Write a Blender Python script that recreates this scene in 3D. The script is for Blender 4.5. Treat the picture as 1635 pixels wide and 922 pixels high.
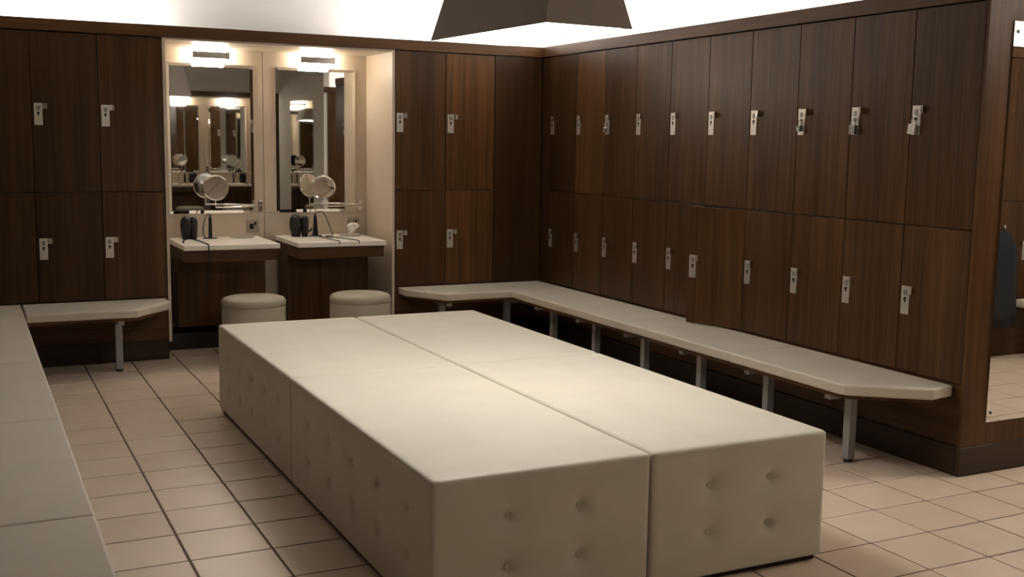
import bpy, bmesh, math, random
from mathutils import Vector, Matrix
random.seed(7)
for o in list(bpy.data.objects): bpy.data.objects.remove(o)
scene = bpy.context.scene
C = scene.collection
PI = math.pi

# ------------------------------------------------------------------ camera, world, exposure
F_PX = 1759.6
CAM = Vector((-4.0926, -7.7256, 1.5093))
YAW, PITCH, ROLL = -0.4627, 0.1312, 0.0156
_R = Vector((math.cos(YAW), math.sin(YAW), 0)); _F = Vector((-math.sin(YAW), math.cos(YAW), 0)); _U = Vector((0, 0, 1))
_F2 = _F*math.cos(PITCH) - _U*math.sin(PITCH); _U2 = _U*math.cos(PITCH) + _F*math.sin(PITCH)
_R3 = _R*math.cos(ROLL) + _U2*math.sin(ROLL); _U3 = _U2*math.cos(ROLL) - _R*math.sin(ROLL)
cd = bpy.data.cameras.new('camera'); cam = bpy.data.objects.new('camera', cd); C.objects.link(cam)
cd.sensor_width = 36; cd.lens = F_PX/1635*36; cd.clip_start = 0.05
m = Matrix((( _R3.x, _U3.x, -_F2.x, CAM.x), (_R3.y, _U3.y, -_F2.y, CAM.y), (_R3.z, _U3.z, -_F2.z, CAM.z), (0, 0, 0, 1)))
cam.matrix_world = m
scene.camera = cam
w = bpy.data.worlds.new('world'); scene.world = w; w.use_nodes = True
w.node_tree.nodes['Background'].inputs[0].default_value = (1, .93, .84, 1)
w.node_tree.nodes['Background'].inputs[1].default_value = 0.0
vs = scene.view_settings
vs.view_transform = 'Standard'; vs.look = 'None'; vs.gamma = 1; vs.use_curve_mapping = False
vs.exposure = 0.14
# lamp strengths (each lamp is built further down with its own emitting glass)
COVE, PENDANT, SCONCE, DOWN = 160.0, 20.0, 78.0, 27.0

def pix(p):
    d = Vector(p) - CAM; c = d.dot(_F2)
    return (817.5 + F_PX*d.dot(_R3)/c, 461 - F_PX*d.dot(_U3)/c, c)

# ------------------------------------------------------------------ materials
def mat(name):
    m = bpy.data.materials.new(name); m.use_nodes = True
    nt = m.node_tree; return m, nt, nt.nodes['Principled BSDF']
def N(nt, t, **kw):
    n = nt.nodes.new(t)
    for k, v in kw.items(): setattr(n, k, v)
    return n
def simple(name, col, rough=.5, metal=0., spec=.5, bump=0., bscale=200., var=0.):
    m, nt, b = mat(name)
    b.inputs['Roughness'].default_value = rough; b.inputs['Metallic'].default_value = metal
    b.inputs['Specular IOR Level'].default_value = spec
    tc = N(nt, 'ShaderNodeTexCoord'); no = N(nt, 'ShaderNodeTexNoise')
    no.inputs['Scale'].default_value = 6; no.inputs['Detail'].default_value = 3
    nt.links.new(tc.outputs['Object'], no.inputs['Vector'])
    r = N(nt, 'ShaderNodeValToRGB')
    v = max(var, .02)
    r.color_ramp.elements[0].position = .3; r.color_ramp.elements[1].position = .7
    r.color_ramp.elements[0].color = (*[c*(1-v) for c in col], 1); r.color_ramp.elements[1].color = (*[min(1, c*(1+v)) for c in col], 1)
    nt.links.new(no.outputs['Fac'], r.inputs['Fac']); nt.links.new(r.outputs['Color'], b.inputs['Base Color'])
    if bump:
        n2 = N(nt, 'ShaderNodeTexNoise'); n2.inputs['Scale'].default_value = bscale
        nt.links.new(tc.outputs['Object'], n2.inputs['Vector'])
        bp = N(nt, 'ShaderNodeBump'); bp.inputs['Strength'].default_value = bump; bp.inputs['Distance'].default_value = .002
        nt.links.new(n2.outputs['Fac'], bp.inputs['Height']); nt.links.new(bp.outputs['Normal'], b.inputs['Normal'])
    return m
def wood(name, dark, light, axis, rough=.36):
    """walnut veneer; grain runs along the given object axis; Object Info colour tints each panel"""
    m, nt, b = mat(name)
    tc = N(nt, 'ShaderNodeTexCoord'); oi = N(nt, 'ShaderNodeObjectInfo')
    off = N(nt, 'ShaderNodeVectorMath', operation='SCALE'); off.inputs[0].default_value = (37, 23, 51)
    nt.links.new(oi.outputs['Random'], off.inputs['Scale'])
    add = N(nt, 'ShaderNodeVectorMath', operation='ADD')
    nt.links.new(tc.outputs['Object'], add.inputs[0]); nt.links.new(off.outputs[0], add.inputs[1])
    mp = N(nt, 'ShaderNodeMapping'); s = [44, 44, 44]; s[axis] = 1.1; mp.inputs['Scale'].default_value = s
    nt.links.new(add.outputs[0], mp.inputs['Vector'])
    n1 = N(nt, 'ShaderNodeTexNoise'); n1.inputs['Scale'].default_value = 1; n1.inputs['Detail'].default_value = 6; n1.inputs['Distortion'].default_value = .6
    nt.links.new(mp.outputs[0], n1.inputs['Vector'])
    mp2 = N(nt, 'ShaderNodeMapping'); s = [5, 5, 5]; s[axis] = .5; mp2.inputs['Scale'].default_value = s
    nt.links.new(add.outputs[0], mp2.inputs['Vector'])
    n2 = N(nt, 'ShaderNodeTexNoise'); n2.inputs['Scale'].default_value = 1; n2.inputs['Detail'].default_value = 2
    nt.links.new(mp2.outputs[0], n2.inputs['Vector'])
    mx = N(nt, 'ShaderNodeMath', operation='MULTIPLY_ADD'); mx.inputs[1].default_value = .55; 
    mul = N(nt, 'ShaderNodeMath', operation='MULTIPLY'); mul.inputs[1].default_value = .45
    nt.links.new(n2.outputs['Fac'], mul.inputs[0]); nt.links.new(n1.outputs['Fac'], mx.inputs[0]); nt.links.new(mul.outputs[0], mx.inputs[2])
    r = N(nt, 'ShaderNodeValToRGB'); r.color_ramp.elements[0].position = .34; r.color_ramp.elements[1].position = .68
    r.color_ramp.elements[0].color = (*dark, 1); r.color_ramp.elements[1].color = (*light, 1)
    nt.links.new(mx.outputs[0], r.inputs['Fac'])
    tint = N(nt, 'ShaderNodeMix', data_type='RGBA', blend_type='MULTIPLY'); tint.inputs['Factor'].default_value = 1
    nt.links.new(r.outputs['Color'], tint.inputs['A']); nt.links.new(oi.outputs['Color'], tint.inputs['B'])
    nt.links.new(tint.outputs['Result'], b.inputs['Base Color'])
    b.inputs['Roughness'].default_value = rough; b.inputs['Specular IOR Level'].default_value = .2
    bp = N(nt, 'ShaderNodeBump'); bp.inputs['Strength'].default_value = .12; bp.inputs['Distance'].default_value = .001
    nt.links.new(n1.outputs['Fac'], bp.inputs['Height']); nt.links.new(bp.outputs['Normal'], b.inputs['Normal'])
    return m
def emit(name, col, strength):
    m, nt, b = mat(name)
    b.inputs['Base Color'].default_value = (.8, .8, .8, 1)
    b.inputs['Emission Color'].default_value = (*col, 1); b.inputs['Emission Strength'].default_value = strength
    return m
M = {}
WD, WL = (.038, .0165, .0052), (.112, .0525, .0172)
M['wood'] = wood('walnut_vertical', WD, WL, 2)
M['wood_x'] = wood('walnut_along_x', WD, WL, 0)
M['wood_y'] = wood('walnut_along_y', WD, WL, 1)
M['plinth_x'] = wood('plinth_along_x', (.018, .010, .006), (.05, .030, .018), 0)
M['plinth_y'] = wood('plinth_along_y', (.018, .010, .006), (.05, .030, .018), 1)
M['carcass'] = simple('carcass_board', (.03, .017, .010), .6)
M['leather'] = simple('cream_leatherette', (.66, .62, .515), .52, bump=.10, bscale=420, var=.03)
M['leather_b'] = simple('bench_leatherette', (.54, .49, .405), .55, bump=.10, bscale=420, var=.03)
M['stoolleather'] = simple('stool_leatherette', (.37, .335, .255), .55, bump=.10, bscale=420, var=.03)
M['cream'] = simple('cream_laminate', (.53, .445, .345), .45, var=.02)
M['cream_edge'] = simple('cream_edging', (.78, .68, .54), .5)
M['white_top'] = simple('white_solid_surface', (.86, .81, .74), .28, var=.015)
M['plaster'] = simple('white_plaster', (.80, .78, .75), .9, var=.015)
M['ceiling'] = simple('ceiling_paint', (.78, .76, .73), .9, var=.015)
M['grey'] = simple('grey_paint', (.60, .585, .54), .8, var=.02)
M['steel'] = simple('brushed_steel', (.62, .59, .55), .38, metal=.85)
M['alu'] = simple('grey_aluminium', (.30, .31, .32), .42, metal=.45)
M['latch'] = simple('polished_steel', (.70, .67, .62), .24, metal=1)
M['chrome'] = simple('chrome', (.8, .78, .75), .12, metal=1)
M['mirror'] = simple('mirror_silver', (.86, .87, .85), .015, metal=1)
M['black'] = simple('black_plastic', (.008, .008, .009), .45, spec=.3)
M['hole'] = simple('dark_keyhole', (.006, .006, .006), .7)
M['window'] = simple('dull_grey_window', (.22, .21, .195), .4)
M['rubber'] = simple('black_rubber', (.010, .010, .010), .7)
M['shade'] = simple('taupe_lampshade', (.31, .27, .235), .85, bump=.15, bscale=600, var=.03)
M['dark_base'] = simple('dark_base', (.012, .010, .009), .7)
M['socket'] = simple('socket_metal', (.34, .29, .22), .4, metal=.5)
M['tissue'] = simple('tissue_paper', (.88, .84, .78), .9)
M['brass'] = simple('dull_nickel', (.50, .47, .42), .3, metal=1)
M['bag'] = simple('dark_canvas', (.022, .026, .022), .9, bump=.3, bscale=300)
M['coat'] = simple('coat_cloth', (.013, .015, .020), .95, bump=.3, bscale=250)
M['lock_dark'] = simple('gunmetal', (.20, .21, .20), .35, metal=.8)
M['grout'] = simple('brown_grout', (.105, .066, .044), .9, var=.1)
M['em_cove'] = emit('cove_tube_glow', (1, .95, .90), COVE)
M['em_pendant'] = emit('pendant_diffuser_glow', (1, .95, .89), PENDANT)
M['em_sconce'] = emit('sconce_glass_glow', (1, .88, .74), SCONCE)
M['em_down'] = emit('downlight_glow', (1, .90, .78), DOWN)
# tile: colour varies from tile to tile, faint cloudy mottle
m, nt, b = mat('beige_floor_tile')
tc = N(nt, 'ShaderNodeTexCoord'); oi = N(nt, 'ShaderNodeObjectInfo'); geo = N(nt, 'ShaderNodeNewGeometry')
no = N(nt, 'ShaderNodeTexNoise'); no.inputs['Scale'].default_value = 5; no.inputs['Detail'].default_value = 4
nt.links.new(geo.outputs['Position'], no.inputs['Vector'])
ad = N(nt, 'ShaderNodeMath', operation='MULTIPLY_ADD'); ad.inputs[1].default_value = .35
nt.links.new(oi.outputs['Random'], ad.inputs[0]); 
mu = N(nt, 'ShaderNodeMath', operation='MULTIPLY'); mu.inputs[1].default_value = .65
nt.links.new(no.outputs['Fac'], mu.inputs[0]); nt.links.new(mu.outputs[0], ad.inputs[2])
r = N(nt, 'ShaderNodeValToRGB'); r.color_ramp.elements[0].position = .2; r.color_ramp.elements[1].position = .8
r.color_ramp.elements[0].color = (.58, .455, .345, 1); r.color_ramp.elements[1].color = (.70, .565, .445, 1)
nt.links.new(ad.outputs[0], r.inputs['Fac']); nt.links.new(r.outputs['Color'], b.inputs['Base Color'])
b.inputs['Roughness'].default_value = .33; b.inputs['Specular IOR Level'].default_value = .45
M['tile'] = m

# ------------------------------------------------------------------ mesh helpers
class MB:
    def __init__(s): s.v = []; s.f = []
    def add(s, vs, fs):
        n = len(s.v); s.v += [tuple(v) for v in vs]; s.f += [tuple(i+n for i in f) for f in fs]; return s
    def box(s, x0, x1, y0, y1, z0, z1, rot=None, piv=None):
        vs = [Vector(p) for p in ((x0,y0,z0),(x1,y0,z0),(x1,y1,z0),(x0,y1,z0),(x0,y0,z1),(x1,y0,z1),(x1,y1,z1),(x0,y1,z1))]
        if rot: piv = Vector(piv); vs = [rot @ (v-piv) + piv for v in vs]
        return s.add(vs, [(0,3,2,1),(4,5,6,7),(0,1,5,4),(1,2,6,5),(2,3,7,6),(3,0,4,7)])
    def cyl(s, p0, p1, r0, r1=None, n=16):
        r1 = r0 if r1 is None else r1
        p0, p1 = Vector(p0), Vector(p1); d = (p1-p0).normalized()
        a = d.orthogonal().normalized(); b = d.cross(a)
        vs = []
        for p, r in ((p0, r0), (p1, r1)):
            vs += [p + (a*math.cos(2*PI*i/n) + b*math.sin(2*PI*i/n))*r for i in range(n)]
        fs = [(i, (i+1) % n, n+(i+1) % n, n+i) for i in range(n)] + [tuple(range(n-1, -1, -1)), tuple(range(n, 2*n))]
        return s.add(vs, fs)
    def tube(s, pts, r, n=8):
        pts = [Vector(p) for p in pts]; vs = []; fs = []
        for i, p in enumerate(pts):
            d = (pts[min(i+1, len(pts)-1)] - pts[max(i-1, 0)]).normalized()
            a = d.cross(Vector((0.31, .17, .93))).normalized(); b = d.cross(a)
            vs += [p + (a*math.cos(2*PI*k/n) + b*math.sin(2*PI*k/n))*r for k in range(n)]
        for i in range(len(pts)-1):
            fs += [(i*n+k, i*n+(k+1) % n, (i+1)*n+(k+1) % n, (i+1)*n+k) for k in range(n)]
        L = (len(pts)-1)*n
        fs += [tuple(range(n-1, -1, -1)), tuple(L+k for k in range(n))]
        return s.add(vs, fs)
    def lathe(s, prof, n=32, c=(0, 0, 0), sx=1., sy=1., mtx=None):
        vs = []; fs = []
        for r, z in prof:
            for k in range(n):
                p = Vector((r*math.cos(2*PI*k/n)*sx, r*math.sin(2*PI*k/n)*sy, z))
                if mtx: p = mtx @ p
                vs.append(p + Vector(c))
        for i in range(len(prof)-1):
            fs += [(i*n+k, i*n+(k+1) % n, (i+1)*n+(k+1) % n, (i+1)*n+k) for k in range(n)]
        L = (len(prof)-1)*n
        fs += [tuple(range(n-1, -1, -1)), tuple(L+k for k in range(n))]
        return s.add(vs, fs)
    def prism(s, pts, z0, z1):
        n = len(pts); a = sum(pts[i][0]*pts[(i+1) % n][1]-pts[(i+1) % n][0]*pts[i][1] for i in range(n))
        if a < 0: pts = pts[::-1]
        vs = [(x, y, z0) for x, y in pts] + [(x, y, z1) for x, y in pts]
        return s.add(vs, [tuple(range(n-1, -1, -1)), tuple(range(n, 2*n))] + [(i, (i+1) % n, n+(i+1) % n, n+i) for i in range(n)])
    def mesh(s, name, material, smooth=False, angle=None):
        me = bpy.data.meshes.new(name); me.from_pydata(s.v, [], s.f); me.update()
        if material: me.materials.append(M[material])
        if smooth:
            me.polygons.foreach_set('use_smooth', [True]*len(me.polygons))
            if angle: me.set_sharp_from_angle(angle=math.radians(angle))
        return me
    def build(s, name, material, parent=None, smooth=False, angle=None, loc=(0, 0, 0), bevel=0., seg=2):
        o = bpy.data.objects.new(name, s.mesh(name, material, smooth or bevel > 0, angle or (35 if bevel else None)))
        return put(o, parent, loc, bevel, seg)
def put(o, parent=None, loc=(0, 0, 0), bevel=0., seg=2):
    C.objects.link(o); o.parent = parent; o.location = loc
    if bevel:
        b = o.modifiers.new('edge', 'BEVEL'); b.width = bevel; b.segments = seg; b.limit_method = 'ANGLE'; b.angle_limit = math.radians(40)
    return o
def tag(o, label=None, cat=None, group=None, kind=None):
    for k, v in (('label', label), ('category', cat), ('group', group), ('kind', kind)):
        if v: o[k] = v
    return o
def thing(name, label, cat, loc=(0, 0, 0), rz=0., group=None):
    o = bpy.data.objects.new(name, None); C.objects.link(o); o.location = loc; o.rotation_euler = (0, 0, rz); o.empty_display_size = .1
    return tag(o, label, cat, group)
def struct(name, mb, material, parent=None, loc=(0, 0, 0), bevel=0.):
    o = mb.build(name, material, parent, loc=loc, bevel=bevel); o['kind'] = 'structure'; return o
def inst(name, me, parent, loc=(0, 0, 0), rz=0., color=None):
    o = bpy.data.objects.new(name, me); C.objects.link(o); o.parent = parent; o.location = loc; o.rotation_euler = (0, 0, rz)
    if color: o.color = color
    return o
def box1(x0, x1, y0, y1, z0, z1): return MB().box(x0, x1, y0, y1, z0, z1)

# ------------------------------------------------------------------ levels
ZB, ZM, ZT, ZTT, ZC = .430, 1.147, 2.170, 2.249, 2.80      # bench/door foot, tier joint, door head, fascia head, ceiling
XL, XR, YF, YB = -4.85, 4.25, -9.85, .60

# ------------------------------------------------------------------ floor: slab, tiles
floor = struct('floor', box1(XL, XR, YF, YB, -.12, -.0022), 'grout')
TX, TY = .301, .2925
def tile_mesh():
    g = .0038; hx, hy, c = TX/2-g, TY/2-g, .0025
    vs = [(-hx,-hy,-.006),(hx,-hy,-.006),(hx,hy,-.006),(-hx,hy,-.006),(-hx,-hy,-c),(hx,-hy,-c),(hx,hy,-c),(-hx,hy,-c),
          (-hx+c,-hy+c,0),(hx-c,-hy+c,0),(hx-c,hy-c,0),(-hx+c,hy-c,0)]
    fs = [(8,9,10,11)] + [(i, (i+1) % 4, 4+(i+1) % 4, 4+i) for i in range(4)] + [(4+i, 4+(i+1) % 4, 8+(i+1) % 4, 8+i) for i in range(4)]
    return vs, fs
tv, tf = tile_mesh()
tme = MB().add(tv, tf).mesh('tile', 'tile')
rest = MB(); near = []
for i in range(-16, 16):
    for j in range(-17, 31):
        x = -.108 + TX*(i+.5); y = -1.47 - TY*(j+.5)
        if x-TX/2 < XL or x+TX/2 > XR or y+TY/2 > YB or y-TY/2 < YF: continue
        seen = False
        for dx, dy in ((0, 0), (.5, .5), (-.5, .5), (.5, -.5), (-.5, -.5)):
            px, py = x+dx*TX, y+dy*TY
            if (Vector((px, py, 0))-CAM).dot(_F2) < .3: continue
            u, v, c = pix((px, py, 0))
            if -4 < u < 1639 and -4 < v < 926: seen = True
        hidden = (-2.7 < x < -1.25 and -4.65 < y < -1.3) or y > .1 or (x > .1 and y > -4.1) or x < -3.98 or (x > -1.3 and x < -.6 and y > -3.6)
        if seen and not hidden: near.append((x, y))
        else: rest.add([(vx+x, vy+y, vz) for vx, vy, vz in tv], tf)
near.sort(key=lambda p: (Vector((p[0], p[1], 0))-CAM).length)
for x, y in near[300:]: rest.add([(vx+x, vy+y, vz) for vx, vy, vz in tv], tf)
for x, y in near[:300]:
    inst('tile', tme, floor, (x, y, random.uniform(-.0006, .0004)))
rt = rest.build('tile_field', 'tile', floor); rt['kind'] = 'stuff'

# ------------------------------------------------------------------ shell
struct('ceiling', box1(XL, XR, YF, YB, ZC, ZC+.1), 'ceiling')
struct('wall_back', box1(XL, .57, YB, YB+.1, 0, ZC), 'plaster')
struct('wall_left', box1(XL-.1, XL, YF, YB, 0, ZC), 'plaster')
struct('wall_right', box1(.57, 1.2, -4.17, YB, 0, ZC), 'plaster')
struct('wall_far', box1(XR, XR+.1, YF, YB, 0, ZC), 'plaster')
struct('wall_front', box1(XL, XR, YF-.1, YF, 0, ZC), 'plaster')
# end of the right bank: wood panel facing the aisle
struct('wall_end', box1(-.002, 1.22, -4.205, -4.187, .138, ZTT), 'wood')
# passage block opposite (grey end wall with a tall mirror)
struct('wall_passage', box1(.48, .56, -9.19, -6.30, 0, ZC), 'grey')
struct('wall_partition', box1(.56, XR, -6.95, -6.87, 0, ZC), 'plaster')
# opposite wall beside its vanity alcove
struct('wall_opposite', MB().box(XL, -1.33, -9.26, -9.19, 0, ZTT).box(.314, .479, -9.26, -9.19, 0, ZTT), 'wood')
struct('wall_above', box1(XL, .479, -9.26, -9.20, ZTT+.001, ZC), 'grey')

# bases under the lockers (vertical panel + plinth)
struct('trim_1', MB().box(-3.785, -2.868, .004, .022, .138, ZB-.002), 'wood_x')
struct('trim_2', MB().box(-1.224, -.001, .004, .022, .138, ZB-.002), 'wood_x')
struct('trim_3', MB().box(.004, .022, -4.185, .003, .138, ZB-.002), 'wood_y')
struct('baseboard_back', MB().box(-4.27, -2.868, -.008, .02, 0, .137).box(-1.224, -.009, -.008, .02, 0, .137), 'plinth_x', bevel=.003)
struct('baseboard_right', MB().box(-.008, .02, -4.185, .02, 0, .137), 'plinth_y', bevel=.003)
struct('baseboard_end', MB().box(-.008, 1.22, -4.212, -4.186, 0, .137), 'plinth_x', bevel=.003)
struct('trim_4', MB().box(-4.29, -4.272, -5.75, .003, 0, ZB-.002), 'wood_y')
# fascia above the doors
struct('trim_5', MB().box(-4.275, -.006, -.010, .016, ZT+.003, ZTT), 'wood_x', bevel=.002)
struct('trim_6', MB().box(-.010, .016, -4.205, .016, ZT+.003, ZTT), 'wood_y', bevel=.002)
struct('trim_7', MB().box(-4.286, -4.260, -5.75, -.011, ZT+.003, ZTT), 'wood_y', bevel=.002)
# tops of the locker banks
struct('trim_8', MB().box(-4.85, .57, .017, .60, ZT+.004, ZT+.022), 'carcass')
struct('trim_9', MB().box(.017, .57, -4.187, .016, ZT+.004, ZT+.022), 'carcass')
struct('trim_10', MB().box(-4.85, -4.287, -5.75, .016, ZT+.004, ZT+.022), 'carcass')
# corner fillers
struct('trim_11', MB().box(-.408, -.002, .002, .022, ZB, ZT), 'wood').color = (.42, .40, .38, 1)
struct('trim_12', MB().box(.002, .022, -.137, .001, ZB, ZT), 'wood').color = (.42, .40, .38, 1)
struct('trim_13', MB().box(-4.27, -4.081, .002, .022, ZB, ZT), 'wood')
struct('trim_14', MB().box(-4.86, -4.29, -5.77, -5.752, 0, ZTT), 'wood')
# fascia of the opposite alcove and bank
struct('trim_15', MB().box(-1.33, .314, -9.216, -9.188, ZT+.003, ZTT), 'wood_x')
struct('trim_16', MB().box(.48, XR, -6.298, -6.272, ZT+.003, ZTT), 'wood_x')
struct('trim_17', MB().box(.561, XR, -6.866, -6.30, ZT+.004, ZT+.022), 'carcass')
struct('trim_18', MB().box(.50, XR, -6.30, -6.284, .0, ZB-.002), 'wood_x')

# ------------------------------------------------------------------ lockers
PW = .4045; DW = PW-.004
def locker_meshes(h):
    d, t = .50, .016
    b = MB()
    b.box(.001, t, .024, d, .001, h-.001); b.box(PW-t, PW-.001, .024, d, .001, h-.001)
    b.box(t, PW-t, .024, d, .001, t); b.box(t, PW-t, .024, d, h-t, h-.001); b.box(t, PW-t, d-.006, d, t, h-t)
    body = b.mesh('body', 'carcass')
    bm = bmesh.new(); bmesh.ops.create_cube(bm, size=1)
    for v in bm.verts: v.co = ((v.co.x-.5)*DW, (v.co.y+.5)*.020, .0025+(v.co.z+.5)*(h-.005))
    bmesh.ops.bevel(bm, geom=bm.edges[:], offset=.0012, segments=1, affect='EDGES')
    door = bpy.data.meshes.new('door'); bm.to_mesh(door); bm.free(); door.materials.append(M['wood'])
    return body, door
LM = {'upper': locker_meshes(ZT-ZM), 'lower': locker_meshes(ZM-ZB)}
PLH = .139
pm = MB().box(0, .050, -.004, 0, -PLH, 0).mesh('lock_plate', 'steel')
tm = MB().box(.050, .078, -.003, 0, -.036, 0).box(.073, .078, -.022, -.003, -.036, 0).box(.050, .056, -.008, -.003, -.034, -.002).mesh('latch_tab', 'latch')
km = MB().cyl((.025, -.0055, -.062), (.025, -.004, -.062), .0085, n=14).box(.021, .029, -.0055, -.004, -.080, -.064).mesh('keyhole', 'hole')
wm = MB().box(.014, .036, -.0052, -.004, -.045, -.018).mesh('number_window', 'window')
ORD = ['first', 'second', 'third', 'fourth', 'fifth', 'sixth', 'seventh', 'eighth', 'ninth', 'tenth', 'eleventh', 'twelfth', 'thirteenth', 'fourteenth']
def locker(tier, x, y, rz, label, group, color, ajar=0.):
    z0, z1 = (ZM, ZT) if tier == 'upper' else (ZB, ZM)
    t = thing('locker', label, 'locker', (x, y, z0), rz, group)
    bo, do = LM[tier]
    inst('body', bo, t)
    d = inst('door', do, t, (PW-.002, 0, 0), math.radians(ajar), color)
    top = (1.717 if tier == 'upper' else .850) - z0
    for n, me in (('lock_plate', pm), ('latch_tab', tm), ('keyhole', km), ('number_window', wm)):
        inst(n, me, d, (-DW+.012, 0, top))
    return t
def shade(k, warm=0.):
    return (k*(1+warm), k, k*(1-warm), 1)
# long right wall: ten columns from the inner corner
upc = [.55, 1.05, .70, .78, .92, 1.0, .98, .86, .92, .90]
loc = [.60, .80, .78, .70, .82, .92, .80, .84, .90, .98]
LOCKED = {2: 'open silver padlock', 7: 'small silver padlock', 8: 'grey padlock', 9: 'large silver padlock'}
for i in range(10):
    y = -.1394 - i*PW
    extra = ', %s on its plate' % LOCKED[i] if i in LOCKED else ''
    locker('upper', 0, y, -PI/2, 'upper walnut locker on long wall, %s from inner corner%s' % (ORD[i], extra), 'upper lockers on the long wall', shade(upc[i], random.uniform(-.03, .06)))
    if i == 5:
        locker('lower', 0, y, -PI/2, 'lower walnut locker on long wall with its door standing ajar', 'lower lockers on the long wall', shade(loc[i], .03), ajar=18)
    else:
        locker('lower', 0, y, -PI/2, 'lower walnut locker on long wall, %s from inner corner' % ORD[i], 'lower lockers on the long wall', shade(loc[i], random.uniform(-.02, .05)))
# back wall between the alcove and the inner corner
for i, x in enumerate((-1.2225, -.8165)):
    where = 'beside the alcove' if i == 0 else 'beside the dark corner panel'
    for tier in ('upper', 'lower'):
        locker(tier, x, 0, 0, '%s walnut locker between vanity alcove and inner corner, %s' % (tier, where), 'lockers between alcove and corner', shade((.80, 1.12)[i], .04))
# back wall beyond the alcove, above the short bench
for i, x in enumerate((-3.272, -3.677, -4.081)):
    where = ('next to vanity alcove', 'second from vanity alcove', 'third from vanity alcove')[i]
    for tier in ('upper', 'lower'):
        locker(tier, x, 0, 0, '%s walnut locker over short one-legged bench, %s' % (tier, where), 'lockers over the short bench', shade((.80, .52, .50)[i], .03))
# left wall behind the long segmented bench
for i in range(13):
    y = -.16 - (i+1)*PW - .002
    for tier in ('upper', 'lower'):
        locker(tier, -4.27, y, PI/2, '%s walnut locker behind segmented bench, %s from the room corner' % (tier, ORD[i]), 'lockers behind the segmented bench', shade(random.uniform(.75, .95)))
# bank seen in the tall end mirror
for i in range(8):
    for tier in ('upper', 'lower'):
        locker(tier, 3.77-i*PW, -6.28, PI, '%s walnut locker facing the tall end mirror, %s from far wall' % (tier, ORD[i]), 'lockers facing the end mirror', shade(random.uniform(.75, .95)))

# ------------------------------------------------------------------ padlocks
def padlock(i, w_, h_, bodymat, tilt, label, shackle=.045):
    y = -.1394 - i*PW - .012 - .030
    t = thing('padlock', label, 'padlock', (-.012, y, 1.717-.060), -PI/2, 'padlocks on the long wall')
    t.rotation_euler = (0, math.radians(tilt), -PI/2)
    top = -.030
    b = MB().box(-w_/2, w_/2, -.016, .004, top-h_, top).build('body', bodymat, t, bevel=.003)
    MB().cyl((0, -.0175, top-h_*.6), (0, -.016, top-h_*.6), .006, n=12).build('key_cylinder', 'brass', b)
    r = w_*.32; pts = [(-r, -.006, top-.002), (-r, -.006, top+shackle*.5)]
    pts += [(-r*math.cos(a), -.006, top+shackle*.5+r*math.sin(a)) for a in [PI*k/8 for k in range(1, 8)]]
    pts += [(r, -.006, top+shackle*.5), (r, -.006, top-.002)]
    MB().tube(pts, .0032, 8).build('shackle', 'chrome', t, smooth=True)
padlock(2, .030, .034, 'chrome', 8, 'open silver padlock on third upper locker from the inner corner')
padlock(7, .030, .030, 'lock_dark', 0, 'small silver padlock on eighth upper locker from inner corner', .040)
padlock(8, .040, .046, 'lock_dark', 0, 'grey padlock with dark side on ninth upper locker')
padlock(9, .046, .048, 'steel', 9, 'large silver padlock hanging crooked on the last upper locker', .062)

# ------------------------------------------------------------------ benches
leg_me = MB().box(-.021, .021, -.021, .021, .018, .326).mesh('leg', 'alu')
foot_me = MB().cyl((0, 0, 0), (0, 0, .019), .022, n=14).mesh('foot', 'rubber')
def bench(label, group, base, cushions, boards, legs, top=.425):
    t = thing('bench', label, 'bench', base, 0, group); bx, by = base[:2]
    for pts in cushions:
        MB().prism([(x-bx, y-by) for x, y in pts], .372, top).build('cushion', 'leather_b', t, bevel=.010, seg=4)
    for pts in boards:
        MB().prism([(x-bx, y-by) for x, y in pts], .353, .371).build('board', 'wood_y', t)
    for lx, ly, axis in legs:
        l = inst('leg', leg_me, t, (lx-bx, ly-by, 0))
        inst('foot', foot_me, l)
        if axis == 'x+': br = MB().box(-.15, .26, -.02, .02, .326, .352)
        elif axis == 'x-': br = MB().box(-.24, .15, -.02, .02, .326, .352)
        elif axis == 'y-': br = MB().box(-.02, .02, -.26, .15, .326, .352)
        else: br = MB().box(-.02, .02, -.15, .26, .326, .352)
        br.build('bracket', 'alu', l)
bench('long L-shaped cream bench with metal legs below the long locker wall', 'wall benches', (-.3, -.3, 0),
      [[(-1.20, -.012), (-.012, -.012), (-.012, -3.078), (-.485, -3.078), (-.485, -.485), (-1.0, -.485), (-1.2, -.16)],
       [(-.012, -3.080), (-.012, -4.15), (-.165, -4.178), (-.475, -3.945), (-.485, -3.90), (-.485, -3.080)]],
      [[(-1.17, -.014), (-.014, -.014), (-.014, -4.13), (-.15, -4.15), (-.47, -3.92), (-.47, -.47), (-.99, -.47), (-1.17, -.16)]],
      [(-.30, y, 'x+') for y in (-.807, -1.409, -2.008, -2.601, -3.197, -3.805)] + [(-.967, -.30, 'y+'), (-.431, -.30, 'y+')])
bench('short one-legged cream bench with chamfered end beside the vanity alcove', 'wall benches', (-3.229, -.3, 0),
      [[(-3.782, -.012), (-2.885, -.012), (-2.885, -.20), (-3.13, -.485), (-3.782, -.485)]],
      [[(-3.782, -.014), (-2.90, -.014), (-2.90, -.20), (-3.13, -.47), (-3.782, -.47)]], [(-3.229, -.30, 'y+')])
ys = [-.012, -2.02, -3.22, -4.44, -5.66]
bench('long bench of several wide cream cushions set end to end', 'wall benches', (-4.05, -.3, 0),
      [[(-4.262, a-.002), (-3.790, a-.002), (-3.790, b+.002), (-4.262, b+.002)] for a, b in zip(ys, ys[1:])],
      [[(-4.26, -.014), (-3.80, -.014), (-3.80, -5.65), (-4.26, -5.65)]],
      [(-4.0, y, 'x-') for y in (-.9, -1.9, -2.9, -3.9, -4.9, -5.5)])
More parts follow.
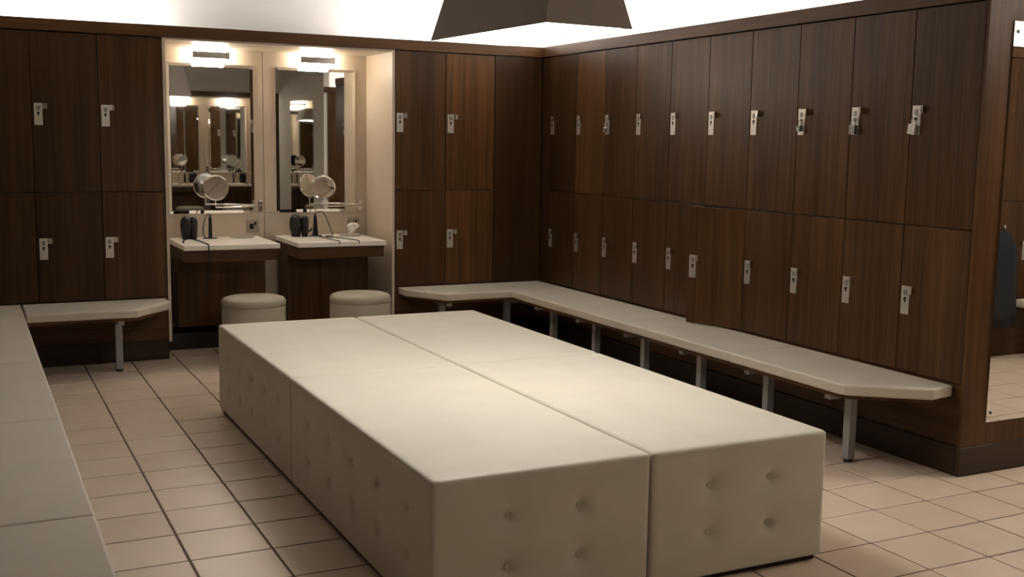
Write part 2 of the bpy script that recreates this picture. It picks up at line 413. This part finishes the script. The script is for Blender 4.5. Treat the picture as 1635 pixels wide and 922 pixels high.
bench('cream bench under the lockers that face the tall end mirror', 'wall benches', (2.9, -6.0, 0),
      [[(2.80, -6.262), (4.20, -6.262), (4.20, -5.80), (3.02, -5.80), (2.80, -6.05)]],
      [[(2.82, -6.26), (4.20, -6.26), (4.20, -5.81), (3.03, -5.81), (2.82, -6.05)]], [(x, -5.98, 'y-') for x in (3.1, 3.6, 4.05)])

# ------------------------------------------------------------------ ottoman blocks
def coords(h, r, step, extra=()):
    n = max(2, int(round(2*(h-r)/step)))
    a = [-h + r*(1-math.cos(PI/2*k/4)) for k in range(4)]
    mid = [-h+r + 2*(h-r)*k/n for k in range(n+1)]
    e = [q+d for q in extra for d in (-.015, -.009, -.004, 0, .004, .009, .015)]
    mid = [v for v in mid if all(abs(v-q) > .0195 for q in extra) or abs(abs(v)-(h-r)) < 1e-6]
    return a + sorted(mid+e) + [-v for v in a[::-1]]
def ottoman(label, x0, x1, y0, y1, H=.49, z0=.018):
    hx, hy, hz = (x1-x0)/2, (y1-y0)/2, (H-z0)/2
    cx, cy = (x0+x1)/2, (y0+y1)/2
    t = thing('ottoman', label, 'ottoman', (cx, cy, 0), 0, 'ottoman blocks pushed together')
    r = .016
    bz = [.343 - z0 - hz, .173 - z0 - hz]
    sy_ = (y1-y0)/2*.70
    by = [sy_*(q/2) for q in (-2, -1, 0, 1, 2)]
    bxs = [-.130, .130]
    X, Y, Z = coords(hx, r, .015, bxs), coords(hy, r, .015, by), coords(hz, r, .012, bz)
    idx = {}; V = []; Fc = []
    def vid(i, j, k):
        key = (i, j, k)
        if key not in idx: idx[key] = len(V); V.append(Vector((X[i], Y[j], Z[k])))
        return idx[key]
    nx, ny, nz = len(X)-1, len(Y)-1, len(Z)-1
    for i in range(nx):
        for j in range(ny):
            Fc.append((vid(i,j,nz), vid(i+1,j,nz), vid(i+1,j+1,nz), vid(i,j+1,nz))); Fc.append((vid(i,j+1,0), vid(i+1,j+1,0), vid(i+1,j,0), vid(i,j,0)))
    for i in range(nx):
        for k in range(nz):
            Fc.append((vid(i,0,k), vid(i+1,0,k), vid(i+1,0,k+1), vid(i,0,k+1))); Fc.append((vid(i+1,ny,k), vid(i,ny,k), vid(i,ny,k+1), vid(i+1,ny,k+1)))
    for j in range(ny):
        for k in range(nz):
            Fc.append((vid(0,j+1,k), vid(0,j,k), vid(0,j,k+1), vid(0,j+1,k+1))); Fc.append((vid(nx,j,k), vid(nx,j+1,k), vid(nx,j+1,k+1), vid(nx,j,k+1)))
    btn = []
    for s in (-1, 1):
        for z in bz:
            for q in by: btn.append(('x', s, q, z))
            for q in bxs: btn.append(('y', s, q, z))
    out = []
    for p in V:
        q = Vector((max(-hx+r, min(hx-r, p.x)), max(-hy+r, min(hy-r, p.y)), max(-hz+r, min(hz-r, p.z))))
        d = p-q
        n = d.normalized() if d.length > 1e-9 else Vector((0, 0, 0))
        w_ = q + n*r
        ins = 0.
        ax = None
        if abs(n.x) > .95: ax = 'x'; s = 1 if n.x > 0 else -1
        elif abs(n.y) > .95: ax = 'y'; s = 1 if n.y > 0 else -1
        if ax:
            a = p.y if ax == 'x' else p.x
            for b_ in btn:
                if b_[0] == ax and b_[1] == s:
                    d2 = (a-b_[2])**2 + (p.z-b_[3])**2
                    if d2 < .02: ins += .021*math.exp(-d2/.017**2) + .009*math.exp(-d2/.048**2)
            ins += .0022*math.exp(-((p.z-(hz-.030))/.006)**2)
        elif n.z > .95:
            w_.z += .006*(1-(p.x/hx)**2)*(1-(p.y/hy)**2)
        out.append(w_ - n*ins)
    b = MB().add([(v.x, v.y, v.z+z0+hz) for v in out], Fc)
    b.build('cover', 'leather', t, smooth=True)
    MB().box(-hx+.02, hx-.02, -hy+.02, hy-.02, 0, z0+.004).build('base', 'dark_base', t)
    for ax, s, a, z in btn:
        # only the faces that are not pushed against a neighbour carry buttons that show
        if ax == 'x': inst('button', btn_me, t, (s*(hx-.0245), a, z+z0+hz), PI/2 if s > 0 else -PI/2)
        else: inst('button', btn_me, t, (a, s*(hy-.0245), z+z0+hz), 0 if s < 0 else PI)
btn_me = MB().lathe([(.0095, 0), (.0095, .002), (.007, .0045), (.0, .0055)], 12, mtx=Matrix.Rotation(PI/2, 3, 'X')).mesh('button', 'leather', True)
OX, OY = (-2.862, -2.070, -1.310), (-4.742, -3.122, -1.622)
ottoman('tufted cream ottoman block facing the vanity, on the open tiled aisle side', OX[0], OX[1]-.003, OY[1]+.005, OY[2])
ottoman('tufted cream ottoman block facing the vanity, on the L-shaped bench side', OX[1]+.003, OX[2], OY[1]+.005, OY[2])
ottoman('tufted cream ottoman block away from vanity, on the open tiled aisle side', OX[0], OX[1]-.004, OY[0], OY[1]-.005)
ottoman('tufted cream ottoman block away from vanity, on the L-shaped bench side', OX[1]+.004, OX[2], OY[0], OY[1]-.005)

# ------------------------------------------------------------------ vanity alcoves
def wavy(p0, p1, n, sag=0., side=(0, 0, 0), amp=0.):
    p0, p1, sd = Vector(p0), Vector(p1), Vector(side)
    return [p0.lerp(p1, k/n) - Vector((0, 0, sag*math.sin(PI*k/n))) + sd*amp*math.sin(2*PI*k/n) for k in range(n+1)]
def alcove(ox, oy, rz, near, wallno):
    Fm = Matrix.Translation((ox, oy, 0)) @ Matrix.Rotation(rz, 4, 'Z')
    def at(x, y, z): return tuple(Fm @ Vector((x, y, z)))
    sfx = '' if near else ', opposite alcove'
    D = .57
    # shell (structure): back panels, sides, soffit, dark kick
    shell = MB().box(-.82, -.80, -.006, D+.02, .12, ZT).box(.80, .82, -.006, D+.02, .12, ZT).box(-.80, .80, 0, D+.02, ZT-.012, ZT+.002)
    s = shell.build('wall_alcove' if near else 'wall_alcove_opposite', 'cream', None); s['kind'] = 'structure'; s.location = (ox, oy, 0); s.rotation_euler = (0, 0, rz)
    for a, b in ((-.799, -.012), (-.008, .799)):
        MB().box(a, b, D+.004, D+.02, .962, ZT-.013).build('panel', 'cream', s)
        MB().box(a, b, D+.004, D+.02, .12, .958).build('panel', 'cream', s)
    MB().box(-.80, .80, .30, D+.02, 0, .118).build('kick_panel', 'dark_base', s)
    for k, c in enumerate((-.395, .395)):
        which = ('over counter with empty tissue dish', 'over counter with crumpled tissue')[k] if near else ('by the grey wall', 'away from the grey wall')[k]
        # mirror with a wide bevelled rim
        w_, z0, z1 = .31, .960, 2.048
        t = thing('wall_mirror', ('rim-edged wall mirror ' + which + sfx)[:110], 'mirror', at(c, D, z0), rz, 'vanity mirrors')
        h = z1-z0; bv = .022
        MB().add([(-w_+bv,-.008,bv),(w_-bv,-.008,bv),(w_-bv,-.008,h-bv),(-w_+bv,-.008,h-bv)], [(0,1,2,3)]).build('glass', 'mirror', t)
        P = [(-w_,-.004,0),(w_,-.004,0),(w_,-.004,h),(-w_,-.004,h),(-w_+bv,-.008,bv),(w_-bv,-.008,bv),(w_-bv,-.008,h-bv),(-w_+bv,-.008,h-bv),(-w_,.002,0),(w_,.002,0),(w_,.002,h),(-w_,.002,h)]
        MB().add(P, [(0,1,5,4),(1,2,6,5),(2,3,7,6),(3,0,4,7),(8,9,1,0),(9,10,2,1),(10,11,3,2),(11,8,0,3)]).build('bevel', 'mirror', t)
        # up-and-down wall lamp
        t = thing('wall_lamp', ('chrome-banded wall lamp glowing ' + which + sfx), 'lamp', at(c-.005, D, 2.107), rz, 'vanity wall lamps')
        MB().box(-.132, .132, -.092, -.055, -.026, .022).build('band', 'chrome', t, bevel=.003)
        MB().box(-.05, .05, -.055, .003, -.03, .03).build('bracket', 'chrome', t)
        MB().box(-.118, .118, -.080, -.030, .023, .066).build('upper_glass', 'em_sconce', t, bevel=.018)
        MB().box(-.118, .118, -.080, -.030, -.056, -.027).build('lower_glass', 'em_sconce', t, bevel=.014)
        # counter
        t = thing('vanity_counter', ('white-topped walnut vanity counter ' + (('with empty tissue dish', 'with crumpled tissue')[k] if near else which) + sfx), 'counter', at(c, 0, .17), rz, 'vanity counters')
        z = -.17
        MB().box(-.33, .33, -.095, D-.002, .750+z, .785+z).build('top', 'white_top', t, bevel=.004)
        MB().box(-.318, .318, -.07, -.05, .668+z, .749+z).box(-.318, -.30, -.05, D-.004, .668+z, .749+z).box(.30, .318, -.05, D-.004, .668+z, .749+z).build('apron', 'wood_x', t)
        MB().box(-.312, .312, .27, .288, 0, .667+z).box(-.312, -.294, .288, D-.004, 0, .667+z).box(.294, .312, .288, D-.004, 0, .667+z).build('pedestal', 'wood', t)
        # magnifying mirror on an arm
        t = thing('magnifying_mirror', ('round chrome magnifying mirror on swing arm ' + which + sfx), 'mirror', at(c+.352, D, 1.015), rz, 'magnifying mirrors')
        MB().box(-.018, .018, -.012, .004, -.045, .035).build('wall_plate', 'chrome', t, bevel=.003)
        hc = Vector((-.352+.00+(-.015 if k == 0 else -.005), -.20, .142))
        MB().tube([(0, -.012, 0), (0, -.05, 0), (-.12, -.14, .0), (-.22, -.19, .0), (hc.x, -.19, .0), (hc.x, -.185, .05)], .006, 8).build('arm', 'chrome', t, smooth=True)
        rot = Matrix.Rotation(math.radians((-10, -24)[k]), 3, 'Z') @ Matrix.Rotation(math.radians((4, 12)[k]), 3, 'X') @ Matrix.Rotation(PI/2, 3, 'X')
        MB().lathe([(.001, .001), (.0825, .001), (.0828, .006), (.090, .009), (.094, 0), (.090, -.010), (.05, -.016), (.001, -.017)], 40, c=hc, mtx=rot).build('rim', 'chrome', t, smooth=True, angle=50)
        MB().cyl(hc + rot @ Vector((0, 0, .002)), hc + rot @ Vector((0, 0, .0072)), .0825, n=40).build('glass', 'mirror', t)
        MB().cyl((hc.x, -.178, .045), (hc.x, -.178, .075), .008, n=12).build('pivot', 'chrome', t, smooth=True, angle=40)
        # socket plate
        t = thing('socket', ('metal shaver socket plate below mirror ' + which + sfx), 'socket', at(c+.295, D, .812), rz, 'shaver sockets')
        MB().box(-.046, .046, -.006, .003, 0, .095).build('plate', 'socket', t, bevel=.002)
        MB().box(-.026, .006, -.012, -.006, .026, .066).build('plug', 'black', t, bevel=.003)
        MB().box(.010, .026, -.009, -.006, .055, .080).build('rocker', 'black', t, bevel=.002)
        # flush tissue dish
        tx, ty = (c+.185, .44) if k == 0 else (c+.20, .36)
        t = thing('tissue_dish', ('low oval metal tissue dish ' + ('standing empty on the counter' if k == 0 else 'under the crumpled tissue') + sfx), 'dish', at(tx, ty, .7855), rz, 'tissue dishes')
        MB().lathe([(.075, 0), (.088, .004), (.090, .009), (.080, .010), (.070, .005), (.001, .004)], 32, sy=.62).build('tray', 'steel', t, smooth=True, angle=50)
        MB().lathe([(.030, .0045), (.032, .0075), (.026, .0085), (.001, .0085)], 20, sy=.5).build('slot', 'chrome', t, smooth=True, angle=50)
        if k == 1:
            tb = MB(); n = 18; rows = []
            prof = [(.012, .010), (.016, .030), (.030, .045), (.034, .060), (.044, .078), (.036, .094), (.018, .100), (.002, .097)]
            rr = random.Random(3)
            vs = []
            for q, (r_, z_) in enumerate(prof):
                for a in range(n):
                    f = 1 + .28*math.sin(3*a*2*PI/n+q*.9) + rr.uniform(-.14, .14)
                    vs.append((r_*f*math.cos(2*PI*a/n)+.35*max(0, z_-.02), r_*f*.8*math.sin(2*PI*a/n), z_+rr.uniform(-.004, .004)))
            fs = [(q*n+a, q*n+(a+1) % n, (q+1)*n+(a+1) % n, (q+1)*n+a) for q in range(len(prof)-1) for a in range(n)] + [tuple((len(prof)-1)*n+a for a in range(n)), tuple(range(n-1, -1, -1))]
            o = tb.add(vs, fs).build('tissue', 'tissue', None, smooth=True, angle=60)
            o.location = at(tx, ty, .7855); o.rotation_euler = (0, 0, rz); tag(o, 'crumpled white tissue popping up from its dish' + sfx, 'tissue', 'tissues')
        # folded hair dryer standing on its nozzle
        hx_, hy_ = (c-.195, .43) if k == 0 else (c-.180, .42)
        t = thing('hair_dryer', ('black folded hair dryer standing on the counter ' + (('with empty tissue dish', 'with crumpled tissue')[k] if near else which) + sfx), 'hair dryer', at(hx_, hy_, .7855), rz, 'hair dryers')
        sep = (.0, .012)[k]
        MB().lathe([(.030, .0), (.034, .004), (.036, .03), (.043, .06), (.046, .10), (.042, .135), (.030, .157), (.012, .167), (.001, .168)], 24, c=(-.020-sep*.6, .0, 0), sy=1.1).build('barrel', 'black', t, smooth=True, angle=60)
        MB().lathe([(.018, .0), (.022, .006), (.025, .05), (.027, .10), (.026, .135), (.018, .155), (.001, .162)], 20, c=(.026+sep, -.016, 0), sx=1.05, sy=1.4).build('handle', 'black', t, smooth=True, angle=60)
        MB().lathe([(.026, 0), (.028, .003), (.024, .004), (.020, .003), (.001, .003)], 20, c=(-.020-sep*.6, -.045, .095), mtx=Matrix.Rotation(PI/2, 3, 'X')).build('air_grille', 'rubber', t, smooth=True, angle=50)
        if k == 0:
            cp = [(-.02, -.04, .006), (-.06, -.12, .004), (-.085, -.22, .004), (-.09, -.28, .005), (-.105, -.33, .004)]
            cp2 = [(.005, -.045, .006), (.02, -.16, .004), (.028, -.30, .004), (.030, -.45, .005), (.031, -.526, .006), (.030, -.534, -.01), (.034, -.536, -.10), (.020, -.536, -.20), (.002, -.536, -.30), (-.004, -.536, -.36)]
            MB().tube(cp, .0045, 6).build('cord', 'rubber', t, smooth=True); MB().tube(cp2, .0045, 6).build('cord', 'rubber', t, smooth=True)
        else:
            MB().tube([(.04, -.01, .045), (.06, -.02, .042), (.080, -.025, .046), (.088, -.028, .062)], .007, 8).build('hook', 'black', t, smooth=True)
        # hair straightener with cord
        sx_, sy_ = (c-.048, .43) if k == 0 else (c-.053, .43)
        t = thing('hair_straightener', ('black hair straightener standing upright on the counter ' + (('with empty tissue dish', 'with crumpled tissue')[k] if near else which) + sfx), 'straightener', at(sx_, sy_, .7855), rz, 'hair straighteners')
        MB().lathe([(.05, 0), (.056, .003), (.052, .006), (.001, .006)], 24, sy=.6).build('rest', 'rubber', t, smooth=True, angle=50)
        sp = (.004, .012)[k]
        for s_ in (-1, 1):
            MB().add([(s_*sp-.009,-.012,.006),(s_*sp+.009,-.012,.006),(s_*sp+.009,.012,.006),(s_*sp-.009,.012,.006),(s_*.003-.008,-.009,.150),(s_*.003+.008,-.009,.150),(s_*.003+.008,.009,.150),(s_*.003-.008,.009,.150)],
                     [(0,3,2,1),(4,5,6,7),(0,1,5,4),(1,2,6,5),(2,3,7,6),(3,0,4,7)]).build('arm', 'black', t, bevel=.003)
        MB().cyl((0, 0, .148), (0, 0, .172), .009, .005, 12).build('hinge', 'black', t, smooth=True, angle=40)
        if k == 0:
            MB().tube([(0, 0, .170), (-.010, 0, .180), (-.024, 0, .172), (-.040, 0, .13), (-.052, 0, .07), (-.050, -.01, .025), (-.038, -.012, .010)], .0035, 6).build('cord', 'rubber', t, smooth=True)
        else:
            MB().tube([(0, 0, .170), (.02, .0, .185), (.055, .0, .186), (.078, -.01, .15), (.10, -.02, .09), (.125, -.03, .02), (.12, -.06, .005), (.05, -.09, .004), (.055, -.16, .004), (.10, -.20, .004), (.14, -.30, .004), (.165, -.42, .004), (.172, -.5255, .006), (.173, -.533, -.015)], .0035, 6).build('cord', 'rubber', t, smooth=True)
            MB().tube([(.01, -.03, .008), (.0, -.14, .004), (.012, -.28, .004), (.02, -.42, .004), (.025, -.5255, .006), (.026, -.533, -.015)], .0035, 6).build('cord', 'rubber', t, smooth=True)
        # stool
        px_, py_ = ((c+.086, -.32), (c+.024, -.40))[k]
        t = thing('stool', ('round cream drum stool at the counter ' + (('with empty tissue dish', 'with crumpled tissue')[k] if near else which) + sfx), 'stool', at(px_, py_, 0), rz, 'drum stools')
        R_ = .212
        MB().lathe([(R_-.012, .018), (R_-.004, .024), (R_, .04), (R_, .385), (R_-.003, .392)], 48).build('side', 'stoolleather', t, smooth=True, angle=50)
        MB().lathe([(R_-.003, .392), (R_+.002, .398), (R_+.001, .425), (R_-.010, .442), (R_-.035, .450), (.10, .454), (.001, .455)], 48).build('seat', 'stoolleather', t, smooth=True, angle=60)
        MB().lathe([(R_-.03, 0), (R_-.03, .02)], 32).build('base', 'dark_base', t)
alcove(-2.046, 0, 0, True, 1)
alcove(-.508, -9.19, PI, False, 2)

# ------------------------------------------------------------------ tall mirrors
def tall_mirror(label, loc, rz, w_, h):
    t = thing('tall_mirror', label, 'mirror', loc, rz, 'tall wall mirrors')
    MB().box(0, w_, -.006, 0, 0, h).build('glass', 'mirror', t)
    for x in (.025, w_-.025):
        for z in (.045, h-.045):
            MB().lathe([(.008, 0), (.008, .003), (.004, .005), (.001, .005)], 12, c=(x, -.006, z), mtx=Matrix.Rotation(PI/2, 3, 'X')).build('screw', 'lock_dark', t, smooth=True)
tall_mirror('tall frameless mirror screwed to the wooden end panel', (.150, -4.2055, .246), 0, .80, 1.84)
tall_mirror('tall frameless mirror on the grey passage wall', (.4795, -6.81, .246), -PI/2, 1.22, 1.84)

# ------------------------------------------------------------------ bag on the far bench
t = thing('bag', 'dark canvas bag lying on the bench that faces the end mirror', 'bag', (3.25, -6.03, .435), .1)
b = MB(); vs = []; fs = []; n = 20; prof = []
for k in range(13):
    x = -.28 + .56*k/12; e = (1-abs(x/.285)**4)**.5
    for a in range(n):
        ca, sa = math.cos(2*PI*a/n), math.sin(2*PI*a/n)
        vs.append((x, .13*e*math.copysign(abs(ca)**.7, ca), .10+.10*e*math.copysign(abs(sa)**.7, sa)*(1+.06*math.sin(9*x))))
fs = [(k*n+a, k*n+(a+1) % n, (k+1)*n+(a+1) % n, (k+1)*n+a) for k in range(12) for a in range(n)] + [tuple(range(n-1, -1, -1)), tuple(12*n+a for a in range(n))]
b.add(vs, fs).build('body', 'bag', t, smooth=True)
for s in (-1, 1):
    MB().tube([(-.12, s*.07, .185), (-.11, s*.06, .25), (-.05, s*.04, .29), (.05, s*.04, .29), (.11, s*.06, .25), (.12, s*.07, .185)], .008, 8).build('handle', 'bag', t, smooth=True)

# ------------------------------------------------------------------ coat hanging on the far lockers
t = thing('coat', 'dark blue-grey coat hanging from a hook beside the mirrored bench', 'coat', (2.60, -6.25, .24), 0)
vs = []; n = 22; lv = [(.0, .150, .050), (.12, .150, .055), (.30, .140, .055), (.48, .130, .055), (.58, .120, .050), (.64, .085, .040), (.68, .035, .028), (.70, .012, .012)]
for z, a, b_ in lv:
    for k in range(n):
        th = 2*PI*k/n; f = 1+.10*math.sin(5*th+z*4)*(1-z)
        vs.append((a*f*math.cos(th), .055+b_*f*math.sin(th), z))
fs = [(q*n+k, q*n+(k+1) % n, (q+1)*n+(k+1) % n, (q+1)*n+k) for q in range(len(lv)-1) for k in range(n)] + [tuple(range(n-1, -1, -1)), tuple((len(lv)-1)*n+k for k in range(n))]
MB().add(vs, fs).build('body', 'coat', t, smooth=True)
MB().tube([(.0, -.027, .715), (.0, .02, .71), (.0, .045, .70), (.0, .055, .72), (.0, .05, .74)], .006, 8).build('hook', 'chrome', t, smooth=True)

# ------------------------------------------------------------------ lamps
def pendant(label, x, y, z0, wx, wy, rz, H=.60, rx=.25, ry=.22):
    t = thing('pendant_lamp', label, 'lamp', (x, y, z0), rz, 'tapered pendant lamps')
    a, b = wx/2, wy/2; a2, b2 = a-rx*H, b-ry*H; th = .006
    a2 = max(a2, .03)
    ring = lambda p, q, z: [(-p,-q,z),(p,-q,z),(p,q,z),(-p,q,z)]
    vs = ring(a,b,0)+ring(a2,b2,H)+ring(a-th,b-th,0)+ring(a2-th,b2-th,H)
    fs = [(i,(i+1)%4,4+(i+1)%4,4+i) for i in range(4)] + [(8+(i+1)%4,8+i,12+i,12+(i+1)%4) for i in range(4)] + [((i+1)%4,i,8+i,8+(i+1)%4) for i in range(4)] + [(4+i,4+(i+1)%4,12+(i+1)%4,12+i) for i in range(4)]
    MB().add(vs, fs).build('lamp_shade', 'shade', t)
    MB().box(-a+.012, a-.012, -b+.012, b-.012, .006, .012).build('diffuser', 'em_pendant', t)
    MB().box(-a2+.007, a2-.007, -b2+.007, b2-.007, H-.012, H-.004).build('top_plate', 'shade', t)
    for s in (-1, 1): MB().cyl((0, s*b2*.6, H-.004), (0, s*b2*.6, ZC-z0-.02), .004, n=8).build('suspension_rod', 'alu', t)
    MB().box(-.04, .04, -b2*.8, b2*.8, ZC-z0-.02, ZC-z0-.0005).build('ceiling_plate', 'alu', t)
pendant('tapered taupe pendant lamp with glowing underside hanging over the ottoman', -2.04, -3.69, 1.94, .385, .93, math.radians(4))
def cove(label, loc, rz, L):
    t = thing('cove_light', label, 'light', loc, rz, 'cove light battens on the lockers')
    MB().box(0, L, -.03, .03, 0, .022).build('batten', 'plaster', t)
    MB().cyl((.02, 0, .038), (L-.02, 0, .038), .014, n=12).build('tube', 'em_cove', t, smooth=True, angle=40)
zt = ZT+.0225
cove('cove light batten on lockers over the short bench', (-4.2, .30, zt), 0, 1.25)
cove('cove light batten on lockers between alcove and corner', (-1.15, .30, zt), 0, 1.15)
cove('cove light batten on the long wall lockers', (.30, -.10, zt), -PI/2, 2.7)
cove('cove light batten on lockers facing the end mirror', (.9, -6.6, zt), 0, 3.0)
def downlight(label, x, y, s=.30):
    t = thing('ceiling_light', label, 'light', (x, y, ZC-.022), 0, 'ceiling panel lights')
    MB().box(-s-.02, s+.02, -s-.02, s+.02, .006, .0215).build('frame', 'plaster', t)
    MB().box(-s, s, -s, s, 0, .0058).build('diffuser', 'em_down', t)
downlight('square ceiling light over the aisle by the end mirror', 1.75, -4.95, .34)
